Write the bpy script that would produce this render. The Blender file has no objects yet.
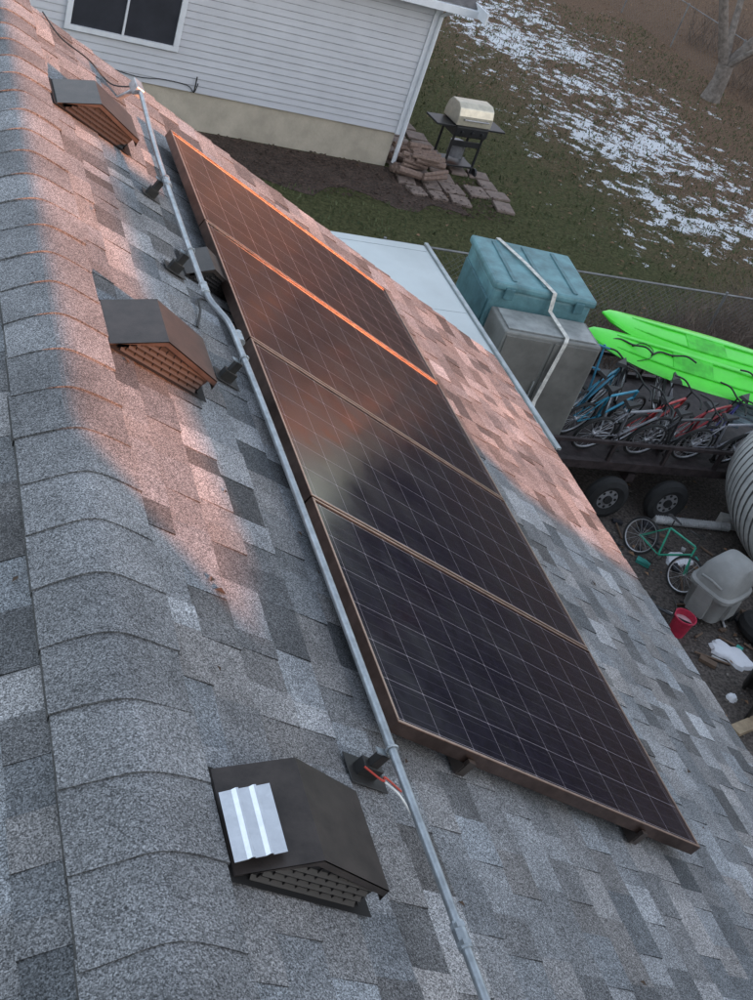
import bpy, math, random
from mathutils import Vector, Matrix
random.seed(7)
sc=bpy.context.scene
V=Vector
# ------------------------------------------------------------------ helpers
class B:
    def __init__(s): s.v=[];s.f=[];s.m=[];s.c=[]
    def add(s,vs,fs,m=0,col=None):
        o=len(s.v); s.v+=[tuple(v) for v in vs]
        for f in fs: s.f.append([i+o for i in f]); s.m.append(m); s.c.append(col)
    def box(s,c,d,m=0,R=None,col=None):
        c=V(c);vs=[]
        for x in(-.5,.5):
            for y in(-.5,.5):
                for z in(-.5,.5):
                    p=V((x*d[0],y*d[1],z*d[2]))
                    if R is not None:p=R@p
                    vs.append(c+p)
        s.add(vs,[(0,1,3,2),(4,6,7,5),(0,4,5,1),(2,3,7,6),(0,2,6,4),(1,5,7,3)],m,col)
    def tube(s,pts,r,m=0,seg=8,cap=True,col=None):
        pts=[V(p) for p in pts]; n=len(pts)
        rs=r if isinstance(r,(list,tuple)) else [r]*n
        vs=[];fs=[];up=None
        for i,p in enumerate(pts):
            t=(pts[min(i+1,n-1)]-pts[max(i-1,0)])
            if t.length<1e-9:t=V((0,0,1))
            t.normalize()
            if up is None: up=V((0,0,1)) if abs(t.z)<.9 else V((1,0,0))
            a=t.cross(up).normalized(); b=a.cross(t).normalized(); up=b
            for k in range(seg):
                an=2*math.pi*k/seg; vs.append(p+(a*math.cos(an)+b*math.sin(an))*rs[i])
        for i in range(n-1):
            for k in range(seg):
                k2=(k+1)%seg; fs.append((i*seg+k,i*seg+k2,(i+1)*seg+k2,(i+1)*seg+k))
        if cap: fs.append(tuple(range(seg))[::-1]); fs.append(tuple((n-1)*seg+k for k in range(seg)))
        s.add(vs,fs,m,col)
    def torus(s,c,ax,R,r,m=0,N=20,seg=6):
        c=V(c);ax=V(ax).normalized();u=ax.orthogonal().normalized();w=ax.cross(u);vs=[];fs=[]
        for i in range(N):
            a=2*math.pi*i/N;d=u*math.cos(a)+w*math.sin(a)
            for k in range(seg):
                b=2*math.pi*k/seg; vs.append(c+d*(R+r*math.cos(b))+ax*(r*math.sin(b)))
        for i in range(N):
            for k in range(seg):
                j=(i+1)%N;k2=(k+1)%seg; fs.append((i*seg+k,j*seg+k,j*seg+k2,i*seg+k2))
        s.add(vs,fs,m)
    def disc(s,c,ax,R,m=0,N=16):
        c=V(c);ax=V(ax).normalized();u=ax.orthogonal().normalized();w=ax.cross(u)
        s.add([c+(u*math.cos(2*math.pi*i/N)+w*math.sin(2*math.pi*i/N))*R for i in range(N)],[tuple(range(N))],m)
    def prism(s,poly,off,m=0):
        n=len(poly);off=V(off);vs=[V(p) for p in poly]+[V(p)+off for p in poly]
        fs=[tuple(range(n))[::-1],tuple(range(n,2*n))]+[(i,(i+1)%n,(i+1)%n+n,i+n) for i in range(n)]
        s.add(vs,fs,m)
    def obj(s,name,mats,parent=None,smooth=False,bevel=0,fixn=True):
        me=bpy.data.meshes.new(name);me.from_pydata(s.v,[],s.f)
        if not isinstance(mats,(list,tuple)):mats=[mats]
        for m in mats: me.materials.append(m)
        for p,mi in zip(me.polygons,s.m): p.material_index=mi; p.use_smooth=smooth
        if any(c is not None for c in s.c):
            at=me.color_attributes.new("tone",'FLOAT_COLOR','CORNER')
            for p,c in zip(me.polygons,s.c):
                c=c or (1,1,1)
                for li in p.loop_indices: at.data[li].color=(c[0],c[1],c[2],1)
        if fixn:
            import bmesh
            bm=bmesh.new();bm.from_mesh(me);bmesh.ops.recalc_face_normals(bm,faces=bm.faces);bm.to_mesh(me);bm.free()
        o=bpy.data.objects.new(name,me);sc.collection.objects.link(o)
        if bevel:
            b=o.modifiers.new("bev",'BEVEL');b.width=bevel;b.segments=2;b.limit_method='ANGLE'
        if smooth:
            try:
                me.set_sharp_from_angle(angle=math.radians(40))
            except Exception: pass
        if parent:o.parent=parent
        return o
def empty(name,loc=(0,0,0),rz=0):
    e=bpy.data.objects.new(name,None);e.location=loc;e.rotation_euler=(0,0,rz);e.empty_display_size=.1
    sc.collection.objects.link(e);return e
def mat(name,col,rough=.6,metal=0,var=.25,nscale=6,bump=.0,bscale=60,col2=None,spec=.5,coat=0):
    m=bpy.data.materials.new(name);m.use_nodes=True;nt=m.node_tree;N=nt.nodes;L=nt.links
    p=N["Principled BSDF"];p.inputs["Roughness"].default_value=rough;p.inputs["Metallic"].default_value=metal
    p.inputs["Specular IOR Level"].default_value=spec
    p.inputs["Coat Weight"].default_value=coat
    tc=N.new("ShaderNodeTexCoord");no=N.new("ShaderNodeTexNoise");no.inputs["Scale"].default_value=nscale;no.inputs["Detail"].default_value=5;no.inputs["Roughness"].default_value=.65
    L.new(tc.outputs["Object"],no.inputs["Vector"])
    mx=N.new("ShaderNodeMix");mx.data_type='RGBA'
    c2=col2 if col2 else tuple(c*(1-var) for c in col); c1=col if col2 else tuple(min(1,c*(1+var)) for c in col)
    mx.inputs[6].default_value=(*c2,1);mx.inputs[7].default_value=(*c1,1)
    r=N.new("ShaderNodeMapRange");r.inputs[1].default_value=.35;r.inputs[2].default_value=.65
    L.new(no.outputs[0],r.inputs[0]);L.new(r.outputs[0],mx.inputs[0]);L.new(mx.outputs[2],p.inputs["Base Color"])
    if bump:
        n2=N.new("ShaderNodeTexNoise");n2.inputs["Scale"].default_value=bscale;n2.inputs["Detail"].default_value=4
        L.new(tc.outputs["Object"],n2.inputs["Vector"])
        b=N.new("ShaderNodeBump");b.inputs["Strength"].default_value=bump;b.inputs["Distance"].default_value=.02
        L.new(n2.outputs[0],b.inputs["Height"]);L.new(b.outputs[0],p.inputs["Normal"])
    return m
def math_(nt,op,a,b=None,c=None):
    n=nt.nodes.new("ShaderNodeMath");n.operation=op
    for i,x in enumerate((a,b,c)):
        if x is None:continue
        if isinstance(x,(int,float)):n.inputs[i].default_value=x
        else:nt.links.new(x,n.inputs[i])
    return n.outputs[0]
# ------------------------------------------------------------------ camera
cam=bpy.data.objects.new("camera",bpy.data.cameras.new("camera"));sc.collection.objects.link(cam);sc.camera=cam
R=[(.9104,-.28341,.30142),(.05598,-.63746,-.76845),(.40993,.71647,-.56447)]
right=V(R[0]);down=V(R[1]);fwd=V(R[2])
M=Matrix(((right.x,-down.x,-fwd.x),(right.y,-down.y,-fwd.y),(right.z,-down.z,-fwd.z)))
cam.matrix_world=Matrix.Translation((-.617,-1.985,6.8))@M.to_4x4()
cam.data.sensor_fit='VERTICAL';cam.data.sensor_height=36;cam.data.lens=43.09;cam.data.clip_end=1500;cam.data.clip_start=.05
# ------------------------------------------------------------------ light
EL=9.0;sh=V((.6,-.8,0));pp=V((.8,.6,0));T=math.tan(math.radians(EL))
sd=(sh*math.cos(math.radians(EL))+V((0,0,math.sin(math.radians(EL))))).normalized()
w=bpy.data.worlds.new("World");sc.world=w;w.use_nodes=True
nt=w.node_tree;sky=nt.nodes.new("ShaderNodeTexSky");sky.sky_type='NISHITA';sky.sun_disc=False
sky.sun_elevation=math.radians(EL);sky.sun_rotation=math.atan2(sd.x,sd.y);sky.dust_density=1.0;sky.ozone_density=2.0;sky.air_density=1.0
hs=nt.nodes.new("ShaderNodeHueSaturation");hs.inputs["Saturation"].default_value=.48;nt.links.new(sky.outputs[0],hs.inputs["Color"])
bg=nt.nodes["Background"];bg.inputs[1].default_value=.58;nt.links.new(hs.outputs[0],bg.inputs[0])
sl=bpy.data.lights.new("sun",'SUN');sl.energy=10.5;sl.angle=math.radians(.5);sl.color=(1,.33,.13)
so=bpy.data.objects.new("sun",sl);sc.collection.objects.link(so);so.rotation_euler=sd.to_track_quat('Z','Y').to_euler()
sc.view_settings.view_transform='Standard';sc.view_settings.look='None';sc.view_settings.exposure=0
# ------------------------------------------------------------------ roof
TH=math.atan(.5);RZ=4.763
D2=V((math.cos(TH),0,-math.sin(TH)));NN=V((math.sin(TH),0,math.cos(TH)))
def rp(x,y,h=0):
    return V((x,y,RZ-.5*x))+NN*h
def shingle_mat():
    m=bpy.data.materials.new("asphalt_shingle");m.use_nodes=True;nt=m.node_tree;N=nt.nodes;L=nt.links
    p=N["Principled BSDF"];p.inputs["Roughness"].default_value=.9;p.inputs["Specular IOR Level"].default_value=.3
    at=N.new("ShaderNodeAttribute");at.attribute_name="tone"
    tc=N.new("ShaderNodeTexCoord")
    g=N.new("ShaderNodeTexNoise");g.inputs["Scale"].default_value=240;g.inputs["Detail"].default_value=2;g.inputs["Roughness"].default_value=.8
    L.new(tc.outputs["Object"],g.inputs["Vector"])
    v=N.new("ShaderNodeTexVoronoi");v.inputs["Scale"].default_value=300;L.new(tc.outputs["Object"],v.inputs["Vector"])
    sep=N.new("ShaderNodeSeparateColor");L.new(v.outputs["Color"],sep.inputs[0])
    g2=N.new("ShaderNodeMapRange");g2.inputs[1].default_value=.3;g2.inputs[2].default_value=.7;g2.inputs[3].default_value=.30;g2.inputs[4].default_value=1.6
    L.new(g.outputs[0],g2.inputs[0])
    v2=N.new("ShaderNodeMapRange");v2.inputs[3].default_value=.4;v2.inputs[4].default_value=1.65;L.new(sep.outputs[0],v2.inputs[0])
    k=math_(nt,'MULTIPLY',g2.outputs[0],v2.outputs[0])
    big=N.new("ShaderNodeTexNoise");big.inputs["Scale"].default_value=3.2;big.inputs["Detail"].default_value=6;big.inputs["Roughness"].default_value=.75;L.new(tc.outputs["Object"],big.inputs["Vector"])
    b2=N.new("ShaderNodeMapRange");b2.inputs[1].default_value=.3;b2.inputs[2].default_value=.7;b2.inputs[3].default_value=.68;b2.inputs[4].default_value=1.28;L.new(big.outputs[0],b2.inputs[0])
    k=math_(nt,'MULTIPLY',k,b2.outputs[0])
    vm=N.new("ShaderNodeVectorMath");vm.operation='SCALE';L.new(at.outputs["Color"],vm.inputs[0]);L.new(k,vm.inputs[3])
    L.new(vm.outputs[0],p.inputs["Base Color"])
    b=N.new("ShaderNodeBump");b.inputs["Strength"].default_value=.6;b.inputs["Distance"].default_value=.003
    L.new(g.outputs[0],b.inputs["Height"]);L.new(b.outputs[0],p.inputs["Normal"])
    return m
SH=shingle_mat()
def tone():
    v=min(.36,max(.10,random.gauss(.215,.062)))
    w_=random.uniform(-.05,.05)
    return (v*(.99+w_),v,v*(1.03-w_*.8))
YN,YF=-5.0,4.74;SL=4.15
house=empty("gray_shingle_house",(0,0,0))
def slope(sgn,name):
    b=B();k=1;ex=.143
    ax=V((sgn*math.cos(TH),0,-math.sin(TH)));nn=V((sgn*math.sin(TH),0,math.cos(TH)));o=V((0,0,RZ))
    while True:
        v1=min(k*ex,SL);v0=max(0,v1-ex-.025)
        y=YN-random.uniform(0,.2);thick=random.random()<.5
        while y<YF:
            wd=random.uniform(.07,.2) if random.random()<.85 else random.uniform(.2,.28)
            y2=min(y+wd,YF);yy=max(y,YN)
            if y2-yy>.001:
                t=(.0105 if thick else .0055)+random.uniform(0,.0012)
                j=random.uniform(-.003,.003) if v1<SL else 0
                c=tone()
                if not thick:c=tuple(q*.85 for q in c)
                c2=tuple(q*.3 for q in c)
                def P(v,yv,h):return o+ax*v+nn*h+V((0,yv,0))
                vs=[P(v0,yy,.001),P(v0,y2,.001),P(v1+j,y2,t),P(v1+j,yy,t),P(v1+j,y2,-.001),P(v1+j,yy,-.001)]
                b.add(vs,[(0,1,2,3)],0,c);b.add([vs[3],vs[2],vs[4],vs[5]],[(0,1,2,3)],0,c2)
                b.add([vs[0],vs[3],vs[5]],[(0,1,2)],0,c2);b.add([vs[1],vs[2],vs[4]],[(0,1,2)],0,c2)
            y+=wd;thick=not thick if random.random()<.85 else thick
        if v1>=SL:break
        k+=1
    return b.obj(name,SH,house,fixn=False)
slope(1,"roof_shingles");slope(-1,"roof_shingles_back")
trim=mat("tan_trim",(.34,.27,.2),.5,nscale=3)
wallm=mat("own_siding",(.5,.48,.44),.6)
b=B()
def sl_pt(s,x,z0,y):return V((s*x,y,RZ-.5*x+z0))
X=SL*math.cos(TH)
for s in(1,-1):
    b.prism([sl_pt(s,.0,-.012,YN),sl_pt(s,X-.01,-.012,YN),sl_pt(s,X-.01,-.16,YN),sl_pt(s,.0,-.16,YN)],(0,YF-YN-.01,0),0)
b.obj("roof_deck",mat("deck_wood",(.2,.16,.12)),house)
b=B()
for s in(1,-1):
    b.prism([sl_pt(s,X-.005,-.004,YN),sl_pt(s,X+.016,-.010,YN),sl_pt(s,X+.02,-.18,YN),sl_pt(s,X-.005,-.18,YN)],(0,YF-YN+.02,0),0)
    b.prism([sl_pt(s,.0,.0,YF-.008),sl_pt(s,X,.0,YF-.008),sl_pt(s,X,-.17,YF-.008),sl_pt(s,.0,-.17,YF-.008)],(0,.02,0),0)
b.obj("fascia_trim",trim,house)
b=B()
b.box((0,(YN+YF-.4)/2,1.45),(6.7,YF-YN-.5,2.9));b.prism([(-3.35,YN+.1,2.9),(3.35,YN+.1,2.9),(0,YN+.1,4.55)],(0,.1,0));b.prism([(-3.35,YF-.5,2.9),(3.35,YF-.5,2.9),(0,YF-.5,4.55)],(0,.1,0))
b.obj("house_walls",wallm,house)
b=B();y=YF;k=0
while y>YN:
    L_=.205;y0=y-L_;v=random.uniform(.16,.27);c=(v*.99,v*1.0,v*1.03);dx=random.uniform(-.006,.006)
    ns=26;vs=[];hw=.165+random.uniform(-.004,.004)
    for (yy,h) in((y0,.019),(y0+L_*.5,.016),(y+.03,.012)):
        for i in range(ns+1):
            x=-hw+2*hw*i/ns
            vs.append((x+dx,yy+.005*math.sin(x*16+k),RZ+h-.5*(math.sqrt(x*x+.05**2)-.032)))
    fs=[(r*(ns+1)+i,r*(ns+1)+i+1,(r+1)*(ns+1)+i+1,(r+1)*(ns+1)+i) for r in range(2) for i in range(ns)]
    b.add(vs,fs,0,c)
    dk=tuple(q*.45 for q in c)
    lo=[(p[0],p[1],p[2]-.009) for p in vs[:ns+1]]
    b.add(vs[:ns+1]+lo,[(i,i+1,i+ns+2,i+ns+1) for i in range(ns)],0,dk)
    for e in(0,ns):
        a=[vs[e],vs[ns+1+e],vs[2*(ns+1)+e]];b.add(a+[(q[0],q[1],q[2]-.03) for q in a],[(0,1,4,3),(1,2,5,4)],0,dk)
    y=y0;k+=1
b.obj("ridge_caps",SH,house,fixn=False)
random.seed(31);b=B()
for (x,y,s_) in [(.36,.36,.02),(.34,.40,.014),(.9,-.5,.012),(.5,.9,.01),(1.6,-.6,.014),(-.2,.3,.012),(2.8,.6,.02),(3.0,1.9,.02),(.25,2.5,.012),(.85,-.9,.01)]+[(random.uniform(-.6,3.6),random.uniform(-1.2,4.5),random.uniform(.006,.013)) for _ in range(40)]:
    p=rp(x,y,.013) if x>0 else V((x,y,RZ+.5*x+.014))
    a=random.uniform(0,6);u=V((math.cos(a),math.sin(a),-.5*math.cos(a)*(1 if x>0 else -1)));q=V((-math.sin(a),math.cos(a),.5*math.sin(a)*(1 if x>0 else -1)))
    b.add([p-u*s_,p-q*s_*.5+NN*s_*.4,p+u*s_,p+q*s_*.6+NN*s_*.3],[(0,1,2,3)])
b.obj("roof_debris",mat("debris_brown",(.07,.045,.03),.9),house,fixn=False)
# ------------------------------------------------------------------ solar panels
def pv_mat():
    m=bpy.data.materials.new("pv_glass");m.use_nodes=True;nt=m.node_tree;N=nt.nodes;L=nt.links
    p=N["Principled BSDF"];p.inputs["IOR"].default_value=1.5
    tc=N.new("ShaderNodeTexCoord");s=N.new("ShaderNodeSeparateXYZ");L.new(tc.outputs["Object"],s.inputs[0])
    u=math_(nt,'DIVIDE',math_(nt,'SUBTRACT',s.outputs[0],.0225),.1575);v=math_(nt,'DIVIDE',math_(nt,'SUBTRACT',s.outputs[1],.0375),.1575)
    def line(t,wd):
        fr=math_(nt,'FRACT',t);d=math_(nt,'ABSOLUTE',math_(nt,'SUBTRACT',fr,.5));return math_(nt,'GREATER_THAN',d,.5-wd),d
    lu,du=line(u,.0070);lv,dv=line(v,.0060)
    dia=math_(nt,'GREATER_THAN',math_(nt,'ADD',du,dv),.967)
    g=math_(nt,'MAXIMUM',math_(nt,'MAXIMUM',lu,lv),dia)
    bb,_=line(math_(nt,'ADD',math_(nt,'MULTIPLY',u,3),.5),.016)
    no=N.new("ShaderNodeTexVoronoi");no.inputs["Scale"].default_value=45;L.new(tc.outputs["Object"],no.inputs["Vector"])
    sp=N.new("ShaderNodeSeparateColor");L.new(no.outputs["Color"],sp.inputs[0])
    cm=N.new("ShaderNodeMix");cm.data_type='RGBA';L.new(sp.outputs[0],cm.inputs[0]);cm.inputs[6].default_value=(.006,.005,.010,1);cm.inputs[7].default_value=(.012,.010,.020,1)
    m1=N.new("ShaderNodeMix");m1.data_type='RGBA';L.new(math_(nt,'MULTIPLY',bb,.5),m1.inputs[0]);L.new(cm.outputs[2],m1.inputs[6]);m1.inputs[7].default_value=(.11,.10,.11,1)
    m2=N.new("ShaderNodeMix");m2.data_type='RGBA';L.new(g,m2.inputs[0]);L.new(m1.outputs[2],m2.inputs[6]);m2.inputs[7].default_value=(.25,.22,.24,1)
    L.new(m2.outputs[2],p.inputs["Base Color"])
    d=N.new("ShaderNodeTexNoise");d.inputs["Scale"].default_value=5;d.inputs["Detail"].default_value=5;L.new(tc.outputs["Object"],d.inputs["Vector"])
    r=N.new("ShaderNodeMapRange");r.inputs[1].default_value=.3;r.inputs[2].default_value=.7;r.inputs[3].default_value=.09;r.inputs[4].default_value=.19;L.new(d.outputs[0],r.inputs[0]);L.new(r.outputs[0],p.inputs["Roughness"])
    return m
PV=pv_mat();frame_m=mat("panel_frame",(.18,.125,.105),.34,1,nscale=20,var=.2)
blk=mat("black_plastic",(.02,.019,.018),.5,bump=.1);steel=mat("galvanized_steel",(.38,.41,.43),.42,.7,nscale=25,var=.2,bump=.05)
P0=V((.844,0,4.453))
lz=V((0,1,0)).cross(D2)
Mp=Matrix(((0,D2.x,lz.x),(1,D2.y,lz.y),(0,D2.z,lz.z)))
sg=1 if lz.dot(NN)>0 else -1
FR=Matrix(((D2.x,0,NN.x),(0,1,0),(D2.z,0,NN.z)))
W_,H_=.99,1.65
lip_m=mat("frame_lip_metal",(.55,.40,.33),.35,1,nscale=20,var=.15)
for i in range(4):
    e=empty("solar_panel");e.matrix_world=Matrix.Translation(P0+V((0,i*.9985,0)))@Mp.to_4x4()
    z=lambda q:q*sg
    b=B();b.box((W_/2,H_/2,z(-.006)),(W_-.02,H_-.02,.006));o=b.obj("glass",PV,e)
    b=B();t=.011
    for c,d in(((t/2,H_/2),(t,H_)),((W_-t/2,H_/2),(t,H_)),((W_/2,t/2),(W_-2*t,t)),((W_/2,H_-t/2),(W_-2*t,t))):
        b.box((c[0],c[1],z(-.022)),(d[0],d[1],.044))
        b.box((c[0],c[1],z(.0012)),(d[0]-.003,d[1]-.003,.002),1)
    b.obj("frame",[frame_m,lip_m],e)
    b=B();b.box((W_/2,H_/2,z(-.012)),(W_-.03,H_-.03,.003));b.obj("backsheet",blk,e)
b=B()
for v in(.35,1.3):
    a=P0+D2*v+NN*-.065
    b.box(a+V((0,2.0,0)),(.04,4.03,.038),0,FR)
    for y in(.25,1.4,2.6,3.75):
        b.box(P0+D2*v+NN*-.09+V((0,y,0)),(.09,.06,.02),0,FR)
    b.box(P0+D2*v+NN*-.048+V((0,-.010,0)),(.03,.016,.05),0,FR)
b.obj("mounting_rails",mat("dark_anodized",(.12,.10,.09),.4,.8))
# ------------------------------------------------------------------ roof vents
vent_m=mat("painted_vent_metal",(.042,.033,.029),.40,.2,nscale=14,var=.3,bump=.05,bscale=200)
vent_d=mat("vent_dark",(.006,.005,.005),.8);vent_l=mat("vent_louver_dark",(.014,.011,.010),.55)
def vent(yc,x0,wy=.28,L=.40,hs=1.0,name="roof_vent",m=None):
    e=empty(name);m=m or vent_m
    def P(a,y,h):return rp(x0,yc,0)+D2*a+V((0,y,0))+NN*(h*hs)
    w2=wy/2;t=.004
    prof=[(0.0,.02),(.16*L/.4,.135),(.40*L/.4,.10),(.405*L/.4,.066)]
    b=B()
    for (a0,h0),(a1,h1) in zip(prof,prof[1:]):
        b.add([P(a0,-w2,h0),P(a1,-w2,h1),P(a1,w2,h1),P(a0,w2,h0),P(a0,-w2,h0-t),P(a1,-w2,h1-t),P(a1,w2,h1-t),P(a0,w2,h0-t)],[(0,1,2,3),(7,6,5,4),(0,4,5,1),(3,2,6,7)])
    for s in(-1,1):
        for (a0,h0),(a1,h1) in list(zip(prof,prof[1:]))[:2]:
            l0=.0 if a0==0 else .022
            b.add([P(a0,s*w2,h0),P(a1,s*w2,h1),P(a1,s*w2,h1-.022),P(a0,s*w2,h0-l0),P(a0,s*(w2-.004),h0),P(a1,s*(w2-.004),h1),P(a1,s*(w2-.004),h1-.022),P(a0,s*(w2-.004),h0-l0)],[(0,1,2,3),(7,6,5,4),(3,2,6,7)])
    b.obj("hood",m,e,fixn=True)
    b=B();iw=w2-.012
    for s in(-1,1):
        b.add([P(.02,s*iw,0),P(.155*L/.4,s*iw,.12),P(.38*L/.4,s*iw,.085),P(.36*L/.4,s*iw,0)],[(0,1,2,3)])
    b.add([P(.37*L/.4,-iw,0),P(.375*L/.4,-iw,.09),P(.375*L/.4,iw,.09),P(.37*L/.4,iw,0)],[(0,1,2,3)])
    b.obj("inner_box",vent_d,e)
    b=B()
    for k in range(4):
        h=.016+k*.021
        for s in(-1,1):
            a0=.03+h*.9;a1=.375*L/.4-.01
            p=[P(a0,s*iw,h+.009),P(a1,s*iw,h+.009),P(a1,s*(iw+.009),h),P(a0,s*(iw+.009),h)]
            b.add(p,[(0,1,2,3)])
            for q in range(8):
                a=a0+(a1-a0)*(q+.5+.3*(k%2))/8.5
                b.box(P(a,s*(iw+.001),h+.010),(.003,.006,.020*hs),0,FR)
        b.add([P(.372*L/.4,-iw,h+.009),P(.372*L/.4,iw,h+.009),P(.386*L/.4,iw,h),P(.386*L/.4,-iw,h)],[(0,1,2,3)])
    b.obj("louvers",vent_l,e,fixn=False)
    b=B()
    b.add([P(-.015,-w2-.012,.014),P(L+.02,-w2-.012,.014),P(L+.02,w2+.012,.014),P(-.015,w2+.012,.014)],[(0,1,2,3)])
    b.obj("flange",vent_d,e)
    return e
vent(-.468,.175);vent(1.57,.165);vent(3.59,.18)
vent(2.56,.66,.2,.22,.75)
alu=mat("bare_aluminium",(.75,.77,.8),.25,.9,nscale=30,var=.06)
b=B();base=rp(.175,-.468,0)
def VP(a,y,h):return base+D2*a+V((0,y,0))+NN*h
prof=[(-.014,.028),(-.004,.036),(.008,.046),(.013,.056),(.017,.058),(.022,.055),(.042,.068),(.047,.078),(.051,.080),(.056,.076),(.082,.094)]
vs=[];n=len(prof)
for (a,h) in prof:
    for q in range(2):
        yy=-.125+.18*q
        vs.append(VP(a,yy+.08*a,h+.012))
fs=[(i*2+q,i*2+q+1,(i+1)*2+q+1,(i+1)*2+q) for i in range(n-1) for q in range(1)]
b.add(vs,fs);o=b.obj("aluminum_flashing",alu,fixn=False,smooth=False);sm=o.modifiers.new("s",'SOLIDIFY');sm.thickness=.002
# ------------------------------------------------------------------ conduit
def smooth_path(pts,n=6):
    out=[];P=[pts[0]]+pts+[pts[-1]]
    for i in range(1,len(P)-2):
        for k in range(n):
            t=k/n;a,b_,c,d=[V(q) for q in P[i-1:i+3]]
            out.append(.5*((2*b_)+(-a+c)*t+(2*a-5*b_+4*c-d)*t*t+(-a+3*b_-3*c+d)*t**3))
    out.append(V(pts[-1]));return out
ec=empty("electrical_conduit")
path=[(.70,-4.9,.11),(.705,-2,.115),(.70,-.9,.12),(.70,-.2,.12),(.70,.6,.12),(.695,1.3,.12),(.685,1.72,.12),(.675,1.93,.12),(.64,2.0,.12),(.605,2.08,.12),(.595,2.4,.12),(.60,3.3,.12),(.625,4.0,.13),(.63,4.12,.13)]
b=B();b.tube(smooth_path([rp(*p) for p in path],6),.0125,0,12);b.obj("pipe",steel,ec,smooth=True)
b=B()
for y in(-.70,1.86,2.12,3.05):
    x=.70 if y<1.9 else .60
    b.tube([rp(x,y-.035,.12),rp(x,y+.035,.12)],.0175,0,12);
    for s in(-.022,.022):b.tube([rp(x,y+s-.006,.12),rp(x,y+s+.006,.12)],.020,0,6)
b.obj("couplings",steel,ec)
b=B()
SUP=((-.15,.70,1),(1.70,.685,.8),(2.42,.597,.75),(3.1,.60,.7))
for y,x,k in SUP:
    b.box(rp(x-.005,y,.03),(.07*k,.04*k,.045),0,FR);b.box(rp(x-.005,y,.07),(.03,.026,.06),0,FR);b.box(rp(x,y,.015),(.14*k,.10*k,.004),0,FR)
b.obj("support_blocks",blk,ec,bevel=.003)
b=B()
for y,x,k in SUP:
    b.torus(rp(x,y,.12),(0,1,0),.016,.0035,0,14,6);b.box(rp(x-.012,y+.0,.1),(.05,.022,.004),0,FR)
b.obj("pipe_straps",steel,ec)
b=B();b.box(rp(.625,4.19,.12),(.05,.13,.05),0,FR);b.tube([rp(.625,4.2,.1),rp(.60,4.24,0)],.014,0,10)
b.obj("junction_fitting",steel,ec,bevel=.006)
b=B();b.tube(smooth_path([rp(.62,4.24,.1),rp(.55,4.3,.03),rp(.42,4.35,.05),rp(.30,4.5,.02),rp(.22,4.72,.02)]),.004,0,6)
b.tube(smooth_path([rp(.62,2.0,.015),rp(.66,2.15,.02),rp(.70,2.3,.015),rp(.85,2.33,.02)]),.005,0,6)
b.obj("cable",blk,ec,smooth=True)
b=B();b.tube(smooth_path([rp(.66,-.17,.05),rp(.70,-.21,.06),rp(.74,-.17,.04),rp(.80,-.19,.03)]),.003,0,6)
b.obj("red_wire",mat("red_wire",(.5,.06,.04)),ec,smooth=True)
b=B();b.tube(smooth_path([rp(.72,-.2,.05),rp(.76,-.23,.05),rp(.82,-.25,.02)]),.003,0,6);b.obj("white_wire",mat("white_wire",(.7,.7,.68)),ec,smooth=True)
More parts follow.
